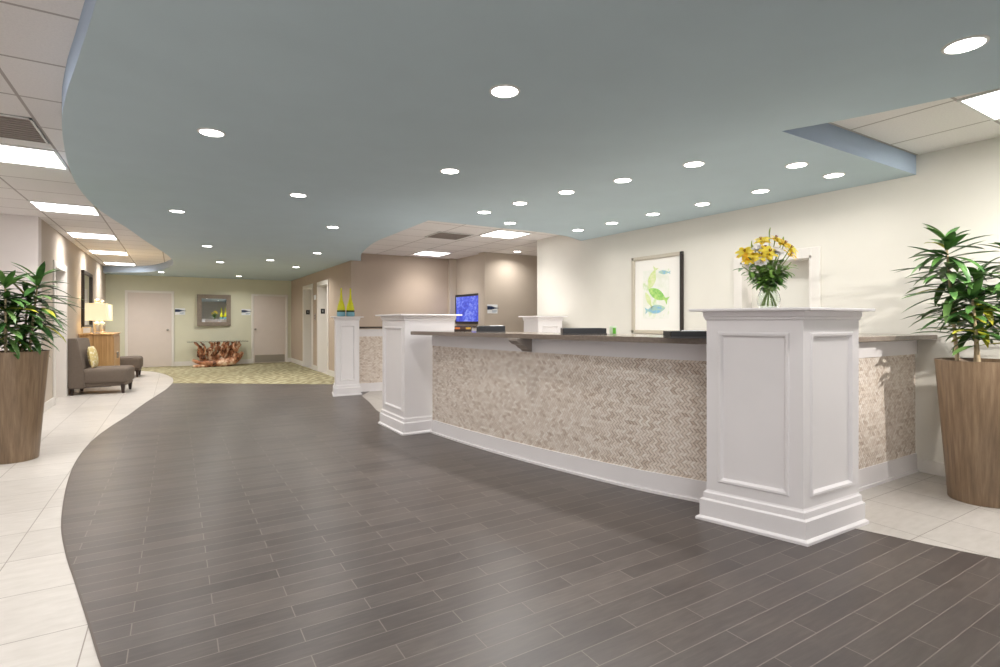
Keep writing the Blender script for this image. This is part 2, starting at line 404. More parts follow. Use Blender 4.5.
for k, (y0, y1) in enumerate(((12.48, 13.43), (14.09, 15.15))):
    d = door_x('door_%d' % (5+k), y0, y1, XH, 1, .2, 2.11, ELEV)
    bm = newbm(); box(bm, XH+.197, XH+.2, (y0+y1)/2-.004, (y0+y1)/2+.004, .02, 2.05); obj('door_seam', bm, DARKST, d)
# floor number plates on the elevator jambs: black square with a light number
def text_mesh(name, body, size, m, M, parent=None, extrude=.001):
    cu = bpy.data.curves.new(name, 'FONT'); cu.body = body; cu.size = size; cu.align_x = 'CENTER'; cu.align_y = 'CENTER'; cu.extrude = extrude
    to = bpy.data.objects.new(name+'_tmp', cu); COL.objects.link(to)
    dg = bpy.context.evaluated_depsgraph_get(); me = bpy.data.meshes.new_from_object(to.evaluated_get(dg))
    bpy.data.objects.remove(to); me.name = name; me.materials.clear(); me.materials.append(m)
    o = bpy.data.objects.new(name, me); COL.objects.link(o); o.matrix_world = M
    if parent: o.parent = parent
    return o
SIGNW = mat('sign_white', S(235, 238, 240), .4); NAVY = mat('sign_navy', S(30, 48, 84), .4); LB = mat('sign_blue_grey', S(150, 170, 190), .4)
for k, y in enumerate((13.43, 15.15)):
    lab = ['black square floor number plate on the nearer elevator jamb', 'black square floor number plate on the farther elevator jamb'][k]
    bm = newbm(); box(bm, -.05, .05, -.006, 0, -.06, .06, .003, 1)
    p = obj('floor_plate', bm, BLACK, None, loc=(XH+.1, y-.02, 1.48)); tag(p, lab, 'sign', 'elevator floor plates')
    text_mesh('floor_number', '1', .09, SIGNW, Matrix.Translation((0, -.007, 0)) @ Matrix.Rotation(PI/2, 4, 'X'), p)
t = thing('elevator_call_panel', 'small elevator call panel on tan wall between the two elevators', 'panel', (XH, 13.76, 1.42))
bm = newbm(); box(bm, -.012, 0, -.06, .06, -.16, .0, .003, 1); obj('button_plate', bm, METAL, t)
bm = newbm(); box(bm, -.02, 0, -.09, .09, .35, .47, .004, 1); obj('indicator', bm, SIGNW, t)
for z in (-.05, -.11):
    bm = newbm(); lathe(bm, [(.016, 0), (.016, .006), (.012, .008)], 12)
    bmesh.ops.transform(bm, matrix=Matrix.Translation((-.012, 0, z)) @ Matrix.Rotation(-PI/2, 4, 'Y'), verts=bm.verts[:]); obj('call_button', bm, BLACK, t, True)

# ------------------------------------------------------------------ wall signs
def room_sign(loc, label, w=.24, h=.18):
    t = thing('room_sign', label, 'sign', loc, 0, 'white and navy wall signs')
    bm = newbm(); box(bm, -w/2, w/2, -.008, 0, -h/2, h/2, .003, 1); obj('plate', bm, SIGNW, t)
    bm = newbm()   # navy swoosh pointing right across the top
    top = [(-w/2, .06), (-w*.1, .058), (w*.2, .035), (w*.62, .022), (w*.62, .016), (w*.2, .008), (-w*.1, -.012), (-w/2, -.014)]
    a = [bm.verts.new((x, -.0105, z)) for x, z in top]; b = [bm.verts.new((x, -.0085, z)) for x, z in top]
    bm.faces.new(a); bm.faces.new(b[::-1])
    for i in range(len(top)): bm.faces.new((a[i], a[(i+1) % len(top)], b[(i+1) % len(top)], b[i]))
    obj('navy_band', bm, NAVY, t)
    bm = newbm(); box(bm, -w*.05, w*.42, -.010, -.0085, -.045, -.03); box(bm, -w*.05, w*.3, -.010, -.0085, -.066, -.056); obj('text_line', bm, LB, t)
room_sign((.12, 17, 1.5), 'white and navy sign beside the left door of the far wall')
room_sign((1.76, 17, 1.5), 'white and navy sign beside the right door of the far wall')
room_sign((5.42, 9.15, 1.48), 'white and navy sign on beige wall right of the blue screen')

# ------------------------------------------------------------------ pillars
def pillar(label, foot, panels, z_top=1.315, side_rot=None):
    """foot = CCW outline of the shoe moulding on the floor; panels = indices of sides with a recessed panel"""
    cx = sum(p[0] for p in foot)/4; cy = sum(p[1] for p in foot)/4
    f = [(x-cx, y-cy) for x, y in foot]
    t = thing('pedestal_pillar', label, 'pillar', (cx, cy, 0), 0)
    bm = newbm()
    lv = [(.0, 0), (-.0, .018), (-.012, .028), (-.016, .03), (-.016, .128), (-.028, .138), (-.03, .172), (-.038, .18), (-.042, .19)]
    rings = [[bm.verts.new((x, y, z)) for x, y in offset(f, d)] for d, z in lv]
    bm.faces.new(rings[0][::-1]); bm.faces.new(rings[-1])
    for a, b in zip(rings, rings[1:]):
        for i in range(4): bm.faces.new((a[i], a[(i+1) % 4], b[(i+1) % 4], b[i]))
    obj('base_molding', bm, WHITE, t)
    sh = offset(f, -.042); z0, z1 = .19, z_top-.07
    bm = newbm()
    for i in range(4):
        p, q = Vector(sh[i]), Vector(sh[(i+1) % 4]); e = (q-p).normalized(); nrm = Vector((e.y, -e.x)); L = (q-p).length
        def V(s, z, d): w = p+e*s+nrm*d; return bm.verts.new((w.x, w.y, z))
        m = .068; zb, zt = z0+.055, z1-.07
        if i in panels:
            fr = [(0, 0, z0, z1), (m, 0, zb, zt), (m+.008, .009, zb+.008, zt-.008), (m+.02, .008, zb+.02, zt-.02), (m+.032, -.010, zb+.032, zt-.032)]
            rr = [[V(s, a, d), V(L-s, a, d), V(L-s, b, d), V(s, b, d)] for s, d, a, b in fr]
            for a, b in zip(rr, rr[1:]):
                for k in range(4): bm.faces.new((a[k], a[(k+1) % 4], b[(k+1) % 4], b[k]))
            bm.faces.new(rr[-1])
        else: bm.faces.new((V(0, z0, 0), V(L, z0, 0), V(L, z1, 0), V(0, z1, 0)))
    bmesh.ops.remove_doubles(bm, verts=bm.verts[:], dist=.0005)
    obj('shaft', bm, WHITE, t)
    bm = newbm()
    lv = [(-.042, z1), (-.034, z1+.004), (-.034, z1+.018), (-.028, z1+.024), (-.028, z1+.05), (-.018, z_top-.016)]
    rings = [[bm.verts.new((x, y, z)) for x, y in offset(f, d)] for d, z in lv]
    bm.faces.new(rings[0][::-1]); bm.faces.new(rings[-1])
    for a, b in zip(rings, rings[1:]):
        for i in range(4): bm.faces.new((a[i], a[(i+1) % 4], b[(i+1) % 4], b[i]))
    obj('frieze', bm, WHITE, t)
    bm = newbm(); prism(bm, offset(f, .025), z_top-.016, z_top)
    bmesh.ops.bevel(bm, geom=bm.edges[:], offset=.003, segments=1, affect='EDGES')
    obj('cap', bm, WHITE, t)
    return t
pillar('large white paneled pillar nearest the camera, holding the flower vase', [(2.78,2.20),(2.955,1.60),(3.62,1.59),(3.70,2.2)], (0, 1))
pillar('white pillar at the far left end of the mosaic desk', [(2.09,6.24),(2.09,5.43),(2.78,5.43),(2.78,6.24)], (0,))
pillar('white paneled pillar carrying two yellow bottles', [(2.30,9.30),(2.2,8.81),(2.68,8.81),(2.75,9.30)], (1,))
pillar('small white pillar behind the desk beside the cream wall', [(4.66,7.0),(4.62,6.48),(5.14,6.45),(5.16,7.0)], (1,))

# ------------------------------------------------------------------ reception desk
def uvbox_panel(bm, line, z0, z1, thick=.03):
    """vertical panel along a plan line (face on the left-hand normal side given by order), UV = arc length, height"""
    uv = bm.loops.layers.uv.verify(); s = 0; P = [Vector(p) for p in line]; prev = None
    for i, p in enumerate(P):
        d = (P[min(i+1, len(P)-1)]-P[max(i-1, 0)]).normalized(); nb = Vector((-d.y, d.x))*thick
        if i: s += (p-P[i-1]).length
        col = [bm.verts.new((p.x, p.y, z0)), bm.verts.new((p.x, p.y, z1)), bm.verts.new((p.x+nb.x, p.y+nb.y, z1)), bm.verts.new((p.x+nb.x, p.y+nb.y, z0))]
        if prev:
            for k in range(4):
                f = bm.faces.new((prev[0][k], col[k], col[(k+1) % 4], prev[0][(k+1) % 4]))
                for lp in f.loops:
                    ss = s if lp.vert in col else prev[1]
                    zz = lp.vert.co.z + (0 if k in (0,) else .0)
                    lp[uv].uv = (ss, zz)
        else: bm.faces.new(col)
        prev = (col, s)
    bm.faces.new(prev[0][::-1])
FACE = spline([(2.43,5.40),(2.52,4.62),(2.63,3.95),(2.76,3.35),(2.90,2.82),(3.08,2.34),(3.13,2.2)], 6)
def offl(line, d):
    P = [Vector(p) for p in line]; out = []
    for i, p in enumerate(P):
        e = (P[min(i+1, len(P)-1)]-P[max(i-1, 0)]).normalized(); n = Vector((-e.y, e.x)); q = p+n*d; out.append((q.x, q.y))
    return out
CT = 1.13
def desk(label, line, loc=(0,0,0), corb=()):
    t = thing('reception_desk', label, 'reception desk', (line[0][0], line[0][1], 0))
    L = [(x-line[0][0], y-line[0][1]) for x, y in line]
    bm = newbm(); uvbox_panel(bm, L, .15, .97); obj('mosaic_panel', bm, MOSAIC, t)
    bm = newbm(); uvbox_panel(bm, offl(L, -.012), .968, CT-.035, .05); obj('apron', bm, WHITE, t)
    bm = newbm(); uvbox_panel(bm, offl(L, -.01), .0, .15, .05); uvbox_panel(bm, offl(L, -.022), .0, .022, .03); obj('kickboard', bm, WHITE, t)
    for (i, up) in corb:
        P = Vector(L[i]); e = (Vector(L[i+1])-P).normalized(); n = Vector((e.y, -e.x))
        prof = [(0, 0), (0, -.12), (.02, -.12), (.04, -.1), (.075, -.085), (.105, -.06), (.15, -.048), (.19, -.02), (.19, 0)]
        bm = newbm(); w = .05
        A = [[bm.verts.new((P.x+n.x*(a+.012)+e.x*s*w, P.y+n.y*(a+.012)+e.y*s*w, CT-.037+z)) for a, z in prof] for s in (-1, 1)]
        bm.faces.new(A[0]); bm.faces.new(A[1][::-1]); k = len(prof)
        for j in range(k): bm.faces.new((A[0][j], A[0][(j+1) % k], A[1][(j+1) % k], A[1][j]))
        obj('corbel', bm, mat('corbel_grey_taupe', S(150, 140, 132), .45), t)  # one even tone, darker than the white apron
    return t
desk('long curved reception desk faced with beige herringbone stone mosaic', FACE, corb=((13, 0),))
RET = [(3.60,1.95),(4.1,1.95),(4.6,1.95),(5.225,1.95)]
RET2 = [(3.645,1.95),(3.8,1.95),(4.0,1.95),(4.2,1.95),(4.4,1.95),(4.6,1.95),(4.8,1.95),(4.95,1.95),(5.1,1.95),(5.215,1.95)]
desk('short mosaic desk section between nearest pillar and right wall', RET2)
FR = [(2.7,9.18),(3.4,9.18),(4.2,9.18),(5.2,9.18)]
desk('low mosaic counter front behind, between two left pillars', FR)
def top(label, poly, m=STONE, z=CT, th=.038):
    cx, cy = poly[0]; bm = newbm(); prism(bm, [(x-cx, y-cy) for x, y in poly], z-th, z)
    bmesh.ops.bevel(bm, geom=[e for e in bm.edges if abs(e.verts[0].co.z-e.verts[1].co.z) < .001], offset=.004, segments=1, affect='EDGES')
    o = obj('countertop', bm, m, loc=(cx, cy, 0)); tag(o, label, 'countertop'); return o
FRONT = spline([(2.16,5.37),(2.28,4.85),(2.40,4.3),(2.52,3.7),(2.62,3.2),(2.72,2.72),(2.80,2.35),(2.83,2.22)], 5)
BACK = offl(FACE, .42)
bmpoly = FRONT + [(2.87,2.21),(3.64,2.16),(3.64,1.84),(5.215,1.80),(5.215,2.45),(3.62,2.45)] + BACK[::-1][4:]
top('grey stone countertop running along the whole curved mosaic desk', bmpoly[::-1])
top('dark thin countertop behind, between two left pillars', [(2.72,9.12),(5.2,9.12),(5.2,9.6),(2.72,9.6)], DARKST, 1.14, .03)

# ------------------------------------------------------------------ things on the desk
def tray(loc, rz, w, d, h, label, paper=True, clip=False):
    t = thing('document_tray', label, 'tray', loc, rz, 'black trays on the desk')
    bm = newbm(); box(bm, -w/2, w/2, -d/2, d/2, 0, .012, .003, 1)
    box(bm, -w/2, w/2, -d/2, -d/2+.012, .01, h, .004, 2); box(bm, -w/2, w/2, d/2-.012, d/2, .01, h, .004, 2)
    box(bm, -w/2, -w/2+.012, -d/2+.01, d/2-.01, .01, h, .004, 2); box(bm, w/2-.012, w/2, -d/2+.01, d/2-.01, .01, h, .004, 2)
    obj('tray_body', bm, BLACK, t)
    bm = newbm(); box(bm, -w/2-.004, w/2+.004, -d/2-.006, -d/2+.001, 0, .012, .002, 1); obj('front_lip', bm, CHAR, t)
    if paper:
        bm = newbm(); box(bm, -w*.05, w*.42, -d*.1, d*.42, .012, h+.004, .002, 1); obj('paper_stack', bm, SIGNW, t)
    return t
def polar(u, s):   # point on the floor plan seen in picture column u at depth s
    r = (u-500)/531.*s; return (s*math.sin(YAW)+r*math.cos(YAW), s*math.cos(YAW)-r*math.sin(YAW))
x, y = polar(687, 3.42); tray((x, y, CT), -YAW-.0, .26, .16, .046, 'black tray with white paper on the desk nearest the large pillar')
x, y = polar(583, 4.35); tray((x, y, CT), -YAW, .35, .18, .052, 'black tray in the middle of the desk beside the small green box', False)
x, y = polar(491, 5.25); tray((x, y, CT), -YAW, .28, .18, .062, 'black tray on the desk below the blue screen')
x, y = polar(613, 4.25)
t = thing('card_box', 'small green and white card box on the desk beside middle tray', 'box', (x, y, CT), -YAW)
bm = newbm(); box(bm, -.026, .026, -.02, .02, 0, .07, .004, 2); obj('box_body', bm, mat('card_white', S(225, 240, 215), .4), t)
bm = newbm(); box(bm, -.006, .018, -.0225, -.02, .008, .055, .001, 1); obj('green_label', bm, mat('bright_green', S(110, 205, 60), .4), t)
x, y = polar(463, 5.55)
t = thing('brochure_rack', 'small dark brochure rack with orange leaflets on desk beside left pillar', 'rack', (x, y, CT), -YAW)
bm = newbm(); box(bm, -.09, .09, -.03, .03, 0, .012, .002, 1); box(bm, -.09, .09, .024, .03, .012, .055, .002, 1); box(bm, -.09, .09, -.03, -.026, .012, .025, .001, 1); obj('rack_body', bm, LEG, t)
for k, c in enumerate((S(214, 120, 50), S(90, 60, 45), S(220, 170, 60))):
    bm = newbm(); box(bm, -.082+k*.056, -.032+k*.056, -.02, .02, .012, .042+.004*(k % 2), .001, 1); obj('leaflet_stack', bm, mat('leaflet_%d' % k, c, .5), t)
# television on the side wall
t = thing('television', 'black framed screen glowing blue on wall behind desk', 'television', (5.318, 9.95, 1.48))
bm = newbm(); box(bm, -.05, 0, -.55, .55, -.3, .33, .008, 2); obj('bezel', bm, BLACK, t)
tv = NT('blue_screen'); v = tv.coord('Object', scale=(1, 3, 6))
n = tv.noise(v, 3, 5, .7); n2 = tv.noise(tv.coord('Object', scale=(1, 1.3, 1)), 1.7, 2)
br = tv.n('ShaderNodeTexBrick'); br.inputs['Scale'].default_value = 5; br.inputs['Mortar Size'].default_value = .03
tv.l(tv.coord('Object', rot=(0, PI/2, 0)), br.inputs[0])
c = tv.ramp(tv.math('ADD', tv.math('MULTIPLY', n, .6), tv.math('MULTIPLY', n2, .4)), [(.35, S(36, 44, 170)), (.5, S(76, 96, 226)), (.66, S(160, 178, 250))])
tv.l(c, tv.b.inputs['Emission Color']); tv.b.inputs['Emission Strength'].default_value = .95; tv.b.inputs['Base Color'].default_value = (.01, .01, .02, 1); tv.b.inputs['Roughness'].default_value = .15
bm = newbm(); box(bm, -.053, -.05, -.495, .495, -.25, .28); obj('screen', bm, tv.m, t)

# ------------------------------------------------------------------ pictures and mirrors
SILV = mat('champagne_frame', S(198, 190, 174), .35, .15); DKEDGE = mat('dark_frame_and_reflection', S(40, 32, 28), .4); MATB = mat('picture_mat_board', S(238, 236, 230), .8)
t = thing('framed_picture', 'framed fish print in silver frame on the cream right wall', 'picture', (XR, 4.715, 1.58))
bm = newbm(); w, h = .415, .5
for a, b, za, zb in ((-w, w, h-.045, h), (-w, w, -h, -h+.045), (w-.05, w, -h, h)): box(bm, -.04, 0, a, b, za, zb, .006, 1)
obj('frame', bm, SILV, t)
bm = newbm(); box(bm, -.042, 0, -w, -w+.032, -h, h, .004, 1); obj('frame_side_reflection', bm, DKEDGE, t)['label'] = 'right rail of the frame with dark reflection painted in'  # dark reflection on the right rail is put into its colour
bm = newbm(); box(bm, -.016, -.004, -w+.02, w-.03, -h+.03, h-.03); obj('mat_board', bm, MATB, t)
fm = NT('fish_print_paper'); n = fm.noise(fm.coord(), 6, 4, .6)
fm.l(fm.ramp(n, [(.35, S(224, 228, 214)), (.55, S(236, 236, 230)), (.68, S(200, 220, 170))]), fm.b.inputs['Base Color']); fm.b.inputs['Roughness'].default_value = .6
bm = newbm(); box(bm, -.019, -.016, -.205, .225, -.31, .31); obj('print_paper', bm, fm.m, t)
def fish(cy, cz, L, H, ang, m, name):
    bm = newbm(); pts = []
    N = 14
    for i in range(N+1): q = i/N; pts.append((L*(q-.5), H*.5*math.sin(PI*min(1, q*.95+.03))**.8))
    tail = [(L*.5, H*.12), (L*.68, H*.42), (L*.62, 0), (L*.68, -H*.42), (L*.5, -H*.12)]
    poly = pts[:-1]+tail+[(a, -b) for a, b in pts[:-1][::-1]]
    ca, sa = math.cos(ang), math.sin(ang)
    q = [(cy+a*ca-b*sa, cz+a*sa+b*ca) for a, b in poly]
    A = [bm.verts.new((-.0205, -yy, zz)) for yy, zz in q]; B = [bm.verts.new((-.019, -yy, zz)) for yy, zz in q]
    bm.faces.new(A); bm.faces.new(B[::-1])
    for i in range(len(q)): bm.faces.new((A[i], A[(i+1) % len(q)], B[(i+1) % len(q)], B[i]))
    obj(name, bm, m, t)
def wcol(name, a, b):
    k = NT(name); k.l(k.ramp(k.noise(k.coord(), 22, 4, .7), [(.35, a), (.65, b)]), k.b.inputs['Base Color']); k.b.inputs['Roughness'].default_value = .7; return k.m
GF = wcol('print_green', S(120, 190, 90), S(190, 222, 130)); BF = wcol('print_blue', S(120, 180, 225), S(190, 215, 170)); YF = wcol('print_yellow_green', S(200, 222, 140), S(225, 228, 190))
fish(.01, .0, .30, .13, -.45, GF, 'painted_fish'); fish(.0, -.19, .28, .11, PI+.1, BF, 'painted_fish'); fish(-.07, .19, .25, .12, PI/2-.4, YF, 'painted_fish'); fish(-.13, -.06, .2, .07, -PI/2+.5, YF, 'painted_fish'); fish(.12, .27, .16, .05, -.1, BF, 'painted_fish')

t = thing('wall_mirror', 'square mirror in wide grey frame above driftwood table', 'mirror', (.94, 16.98, 1.54), .045)
bm = newbm(); w, h, fw = .42, .44, .11
for a, b, za, zb in ((-w, w, h-fw, h), (-w, w, -h, -h+fw), (-w, -w+fw, -h+fw, h-fw), (w-fw, w, -h+fw, h-fw)): box(bm, a, b, -.05, 0, za, zb, .008, 1)
obj('frame', bm, mat('weathered_grey_wood', S(138, 126, 114), .6, vary=.12, vscale=20), t)
bm = newbm(); box(bm, -w+fw-.01, w-fw+.01, -.02, -.005, -h+fw-.01, h-fw+.01); obj('mirror_glass', bm, MIRROR, t)

t = thing('wall_mirror', 'tall mirror in dark frame on left wall behind table lamps', 'mirror', (XL, 13.45, 1.66))
bm = newbm(); w, h, fw = .62, .56, .06
for a, b, za, zb in ((-w, w, h-fw, h), (-w, w, -h, -h+fw), (-w, -w+fw, -h+fw, h-fw), (w-fw, w, -h+fw, h-fw)): box(bm, 0, .05, a, b, za, zb, .006, 1)
obj('frame', bm, DKEDGE, t)
bm = newbm(); box(bm, .005, .02, -w+fw-.01, w-fw+.01, -h+fw-.01, h-fw+.01); obj('mirror_glass', bm, MIRROR, t)

# ------------------------------------------------------------------ chest and lamps
t = thing('wooden_chest', 'striped pale wood chest against left wall under two lamps', 'chest', (XL+.275, 13.1, 0))
bm = newbm(); box(bm, -.25, .25, -.7, .7, .04, .97, .006, 1); obj('body', bm, CHESTM, t)
bm = newbm(); box(bm, -.265, .27, -.72, .72, .97, 1.0, .005, 1); obj('top', bm, CHESTM, t)
bm = newbm(); box(bm, -.22, .22, -.66, .66, 0, .04); obj('plinth', bm, LEG, t)
for k in range(2):
    y0 = -.67+k*.68
    bm = newbm(); box(bm, .25, .262, y0, y0+.66, .08, .94, .004, 1); d = obj('door', bm, CHESTM, t)
    bm = newbm(); box(bm, .262, .285, y0+(.58 if k == 0 else .06), y0+(.6 if k == 0 else .08), .5, .62, .003, 1); obj('handle', bm, METAL, d)
SHADE = NT('lamp_shade_linen'); SHADE.b.inputs['Base Color'].default_value = S(248, 238, 208); SHADE.b.inputs['Roughness'].default_value = .8
SHADE.b.inputs['Emission Color'].default_value = S(255, 236, 190); SHADE.b.inputs['Emission Strength'].default_value = .55; SHADE = SHADE.m
CRYS = mat('mercury_glass', S(214, 208, 196), .12, .7)
def lamp(loc, label):
    t = thing('table_lamp', label, 'lamp', loc, .0, 'table lamps on the chest')
    bm = newbm(); box(bm, -.06, .06, -.06, .06, 0, .025, .004, 1); obj('foot', bm, CRYS, t)
    bm = newbm(); lathe(bm, [(.05, .025), (.056, .06), (.056, .19), (.04, .215), (.016, .225), (.012, .25)], 20); obj('base', bm, CRYS, t, True)
    bm = newbm(); tube(bm, [(0, 0, .24), (0, 0, .62)], .005); obj('stem', bm, METAL, t, True)
    bm = newbm(); lathe(bm, [(.0, .585), (.05, .588), (.052, .6), (.034, .61), (.034, .635), (.045, .65), (.02, .67), (0, .672)], 16); obj('finial', bm, CRYS, t, True)
    bm = newbm(); z0, z1 = .25, .575
    for s in range(4):
        a = [(-.165, -.165), (.165, -.165), (.165, .165), (-.165, .165)][s]; b = [(.165, -.165), (.165, .165), (-.165, .165), (-.165, -.165)][s]
    pr = [(.165, z0), (.16, z1)]
    o4 = lambda r, z: [bm.verts.new((sx*r, sy*r, z)) for sx, sy in ((-1,-1),(1,-1),(1,1),(-1,1))]
    r0, r1, r2, r3 = o4(.165, z0), o4(.16, z1), o4(.155, z1), o4(.16, z0)
    for a, b in ((r0, r1), (r1, r2), (r2, r3), (r3, r0)):
        for i in range(4): bm.faces.new((a[i], a[(i+1) % 4], b[(i+1) % 4], b[i]))
    obj('shade', bm, SHADE, t)
    L = bpy.data.lights.new('lamp_bulb', 'POINT'); L.energy = 5; L.color = (1, .8, .5); L.shadow_soft_size = .04
    lo = bpy.data.objects.new('lamp_bulb', L); COL.objects.link(lo); lo.location = (0, 0, .42); lo.parent = t
    return t
lamp((XL+.26, 12.66, 1.0), 'nearer table lamp with square cream shade on the wooden chest')
lamp((XL+.26, 13.5, 1.0), 'farther table lamp with square cream shade on the wooden chest')
t = thing('framed_photo', 'small cream frame leaning on the chest before the nearer lamp', 'frame', (XL+.12, 12.5, 1.0), .2)
bm = newbm(); box(bm, -.07, .07, -.012, .012, 0, .13, .004, 1); obj('frame', bm, mat('cream_frame', S(228, 205, 160), .5), t)
bm = newbm(); box(bm, -.05, .05, -.014, -.012, .02, .11); obj('picture', bm, MATB, t)

# ------------------------------------------------------------------ slipper chairs
def make_chair(loc, rz, label):
    t = thing('slipper_chair', label, 'chair', loc, rz, 'taupe slipper chairs')
    bm = newbm(); vs = box(bm, -.22, .42, -.33, .33, .17, .44, .06, 4); obj('seat', bm, FABRIC, t, True)
    bm = newbm()   # raked back, thick at the bottom, flaring to the top
    prof = [(-.17, .11), (-.40, .11), (-.44, .5), (-.46, .92), (-.43, .945), (-.29, .945), (-.27, .92), (-.20, .5)]
    A = [[bm.verts.new((x, s*(.34+(.012 if z > .8 else 0)), z)) for x, z in prof] for s in (-1, 1)]
    bm.faces.new(A[0]); bm.faces.new(A[1][::-1])
    for j in range(len(prof)): bm.faces.new((A[0][j], A[0][(j+1) % 8], A[1][(j+1) % 8], A[1][j]))
    bmesh.ops.bevel(bm, geom=bm.edges[:], offset=.014, segments=2, affect='EDGES'); obj('backrest', bm, FABRIC, t, True)
    bm = newbm(); box(bm, -.24, .39, -.3, .3, .13, .18, .01, 1); obj('seat_rail', bm, FABRIC, t)
    for x, y in ((.35, -.28), (.35, .28), (-.36, -.28), (-.36, .28)):
        bm = newbm(); h = .16
        a = [bm.verts.new((x+sx*.018, y+sy*.018, 0)) for sx, sy in ((-1,-1),(1,-1),(1,1),(-1,1))]; b = [bm.verts.new((x+sx*.032, y+sy*.032, h)) for sx, sy in ((-1,-1),(1,-1),(1,1),(-1,1))]
        bm.faces.new(a[::-1]); bm.faces.new(b)
        for i in range(4): bm.faces.new((a[i], a[(i+1) % 4], b[(i+1) % 4], b[i]))
        obj('leg', bm, LEG, t)
    return t
ch = make_chair((-1.075, 11.5, 0), -.12, 'taupe slipper chair with yellow cushion nearest on left wall')
dup(ch, (-1.055, 14.5, 0), -.03, 'taupe slipper chair beyond the wooden chest, mostly hidden')
cu = NT('patterned_cushion'); w = cu.n('ShaderNodeTexVoronoi'); w.inputs['Scale'].default_value = 22; cu.l(cu.coord(), w.inputs['Vector'])
cu.l(cu.ramp(w.outputs['Distance'], [(.25, S(240, 232, 205)), (.5, S(214, 194, 132))]), cu.b.inputs['Base Color']); cu.b.inputs['Roughness'].default_value = .9
bm = newbm(); N = 10
for side in (-1, 1):
    g = [[bm.verts.new((side*.06*((1-abs(2*i/N-1)**2.4)*(1-abs(2*j/N-1)**2.4))**.6, (i/N-.5)*.36, (j/N-.5)*.36)) for j in range(N+1)] for i in range(N+1)]
    for i in range(N):
        for j in range(N): bm.faces.new((g[i][j], g[i+1][j], g[i+1][j+1], g[i][j+1]))
bmesh.ops.remove_doubles(bm, verts=bm.verts[:], dist=.001)
o = obj('throw_cushion', bm, cu.m, None, True, loc=(-1.205, 11.455, .625)); o.rotation_euler = (0, -.16, -.12); tag(o, 'cream and yellow patterned cushion on the taupe chair', 'cushion')

# ------------------------------------------------------------------ driftwood table
t = thing('driftwood_table', 'glass topped table on a gnarled driftwood root base', 'table', (1.0, 16.5, 0))
DW = NT('driftwood'); v = DW.coord('Object', scale=(9, 9, 5)); n = DW.noise(v, .8, 5, .6)
DW.l(DW.ramp(n, [(.34, S(44, 28, 20)), (.42, S(140, 84, 54)), (.52, S(196, 138, 100)), (.62, S(240, 214, 188))]), DW.b.inputs['Base Color']); DW.b.inputs['Roughness'].default_value = .5; DW.bump(n, .6, .02); DW = DW.m
rnd = random.Random(3); bm = newbm()
for k in range(24):   # branching roots fanning up and outwards to the glass
    a = PI+PI*rnd.random() if k < 15 else PI*rnd.random(); x1 = rnd.uniform(-.6, .6); y1 = math.sin(a)*rnd.uniform(.1, .3)
    x0 = x1*rnd.uniform(.25, .75); y0 = y1*.5-.04; z1 = rnd.choice((.5, .62, .67, .672, .672))
    pts = [(x0, y0, .05)]
    for q in (.28, .55, .8, 1): pts.append((x0+(x1-x0)*q+rnd.uniform(-.07, .07)*(q < 1), y0+(y1-y0)*q+rnd.uniform(-.05, .05), .05+(z1-.05)*q**.85))
    w0 = rnd.uniform(.042, .075); tube(bm, spline(pts, 4), [w0*(1-.6*i/16)*(1+.3*math.sin(i*1.9+k)) for i in range(17)], 8)
lathe(bm, [(.26, 0.0), (.34, .04), (.31, .12), (.2, .22), (.1, .33), (0, .36)], 14)
bw = Matrix.Diagonal((1.35, .75, 1, 1)); bmesh.ops.transform(bm, matrix=bw, verts=bm.verts[-(14*6):])
tube(bm, spline([(.0, -.22, .1), (.3, -.25, .13), (.48, -.2, .22), (.6, -.1, .36)], 5), [.12, .12, .12, .115, .11, .11, .105, .1, .095, .09, .08, .075, .07, .065, .06, .05], 10)
tube(bm, spline([(.1, -.24, .08), (-.2, -.28, .1), (-.42, -.28, .13), (-.61, -.25, .2)], 5), [.08, .08, .08, .08, .075, .075, .07, .07, .065, .06, .055, .05, .05, .045, .04, .035], 9)
tube(bm, spline([(-.05, -.25, .06), (-.3, -.3, .05), (-.6, -.3, .04)], 5), [.06, .06, .055, .05, .05, .05, .045, .04, .04, .04, .035], 9)
tube(bm, spline([(.4, -.2, .2), (.45, -.22, .4), (.36, -.2, .55), (.42, -.15, .67)], 5), [.07-.003*i for i in range(16)], 9)
obj('root_base', bm, DW, t, True)
bm = newbm(); box(bm, -.73, .73, -.38, .38, .675, .69, .003, 1); obj('glass_top', bm, GLASS, t)

# ------------------------------------------------------------------ yellow bottles
YG = NT('yellow_glass'); YG.b.inputs['Base Color'].default_value = S(222, 222, 30); YG.b.inputs['Roughness'].default_value = .12; YG.b.inputs['Transmission Weight'].default_value = .08; YG = YG.m
BG = mat('blue_glass_foot', S(120, 170, 184), .12); DG = mat('dark_green_band', S(60, 74, 30), .15)
def bottle(loc, label):
    t = thing('glass_bottle', label, 'bottle', loc, 0, 'yellow glass bottles')
    bm = newbm(); lathe(bm, [(.05, 0), (.068, .01), (.072, .045), (.066, .075)], 20); obj('foot', bm, BG, t, True)
    bm = newbm(); lathe(bm, [(.066, .075), (.07, .09), (.066, .105)], 20); obj('band', bm, DG, t, True)
    bm = newbm(); lathe(bm, [(.066, .105), (.062, .15), (.05, .2), (.034, .25), (.022, .30), (.015, .36), (.012, .42), (.012, .455), (.014, .475)], 20); obj('body', bm, YG, t, True)
    return t
bottle((2.38, 9.0, 1.315), 'left of the two tapered yellow bottles on far pillar')
bottle((2.53, 8.98, 1.315), 'right of the two tapered yellow bottles on far pillar')

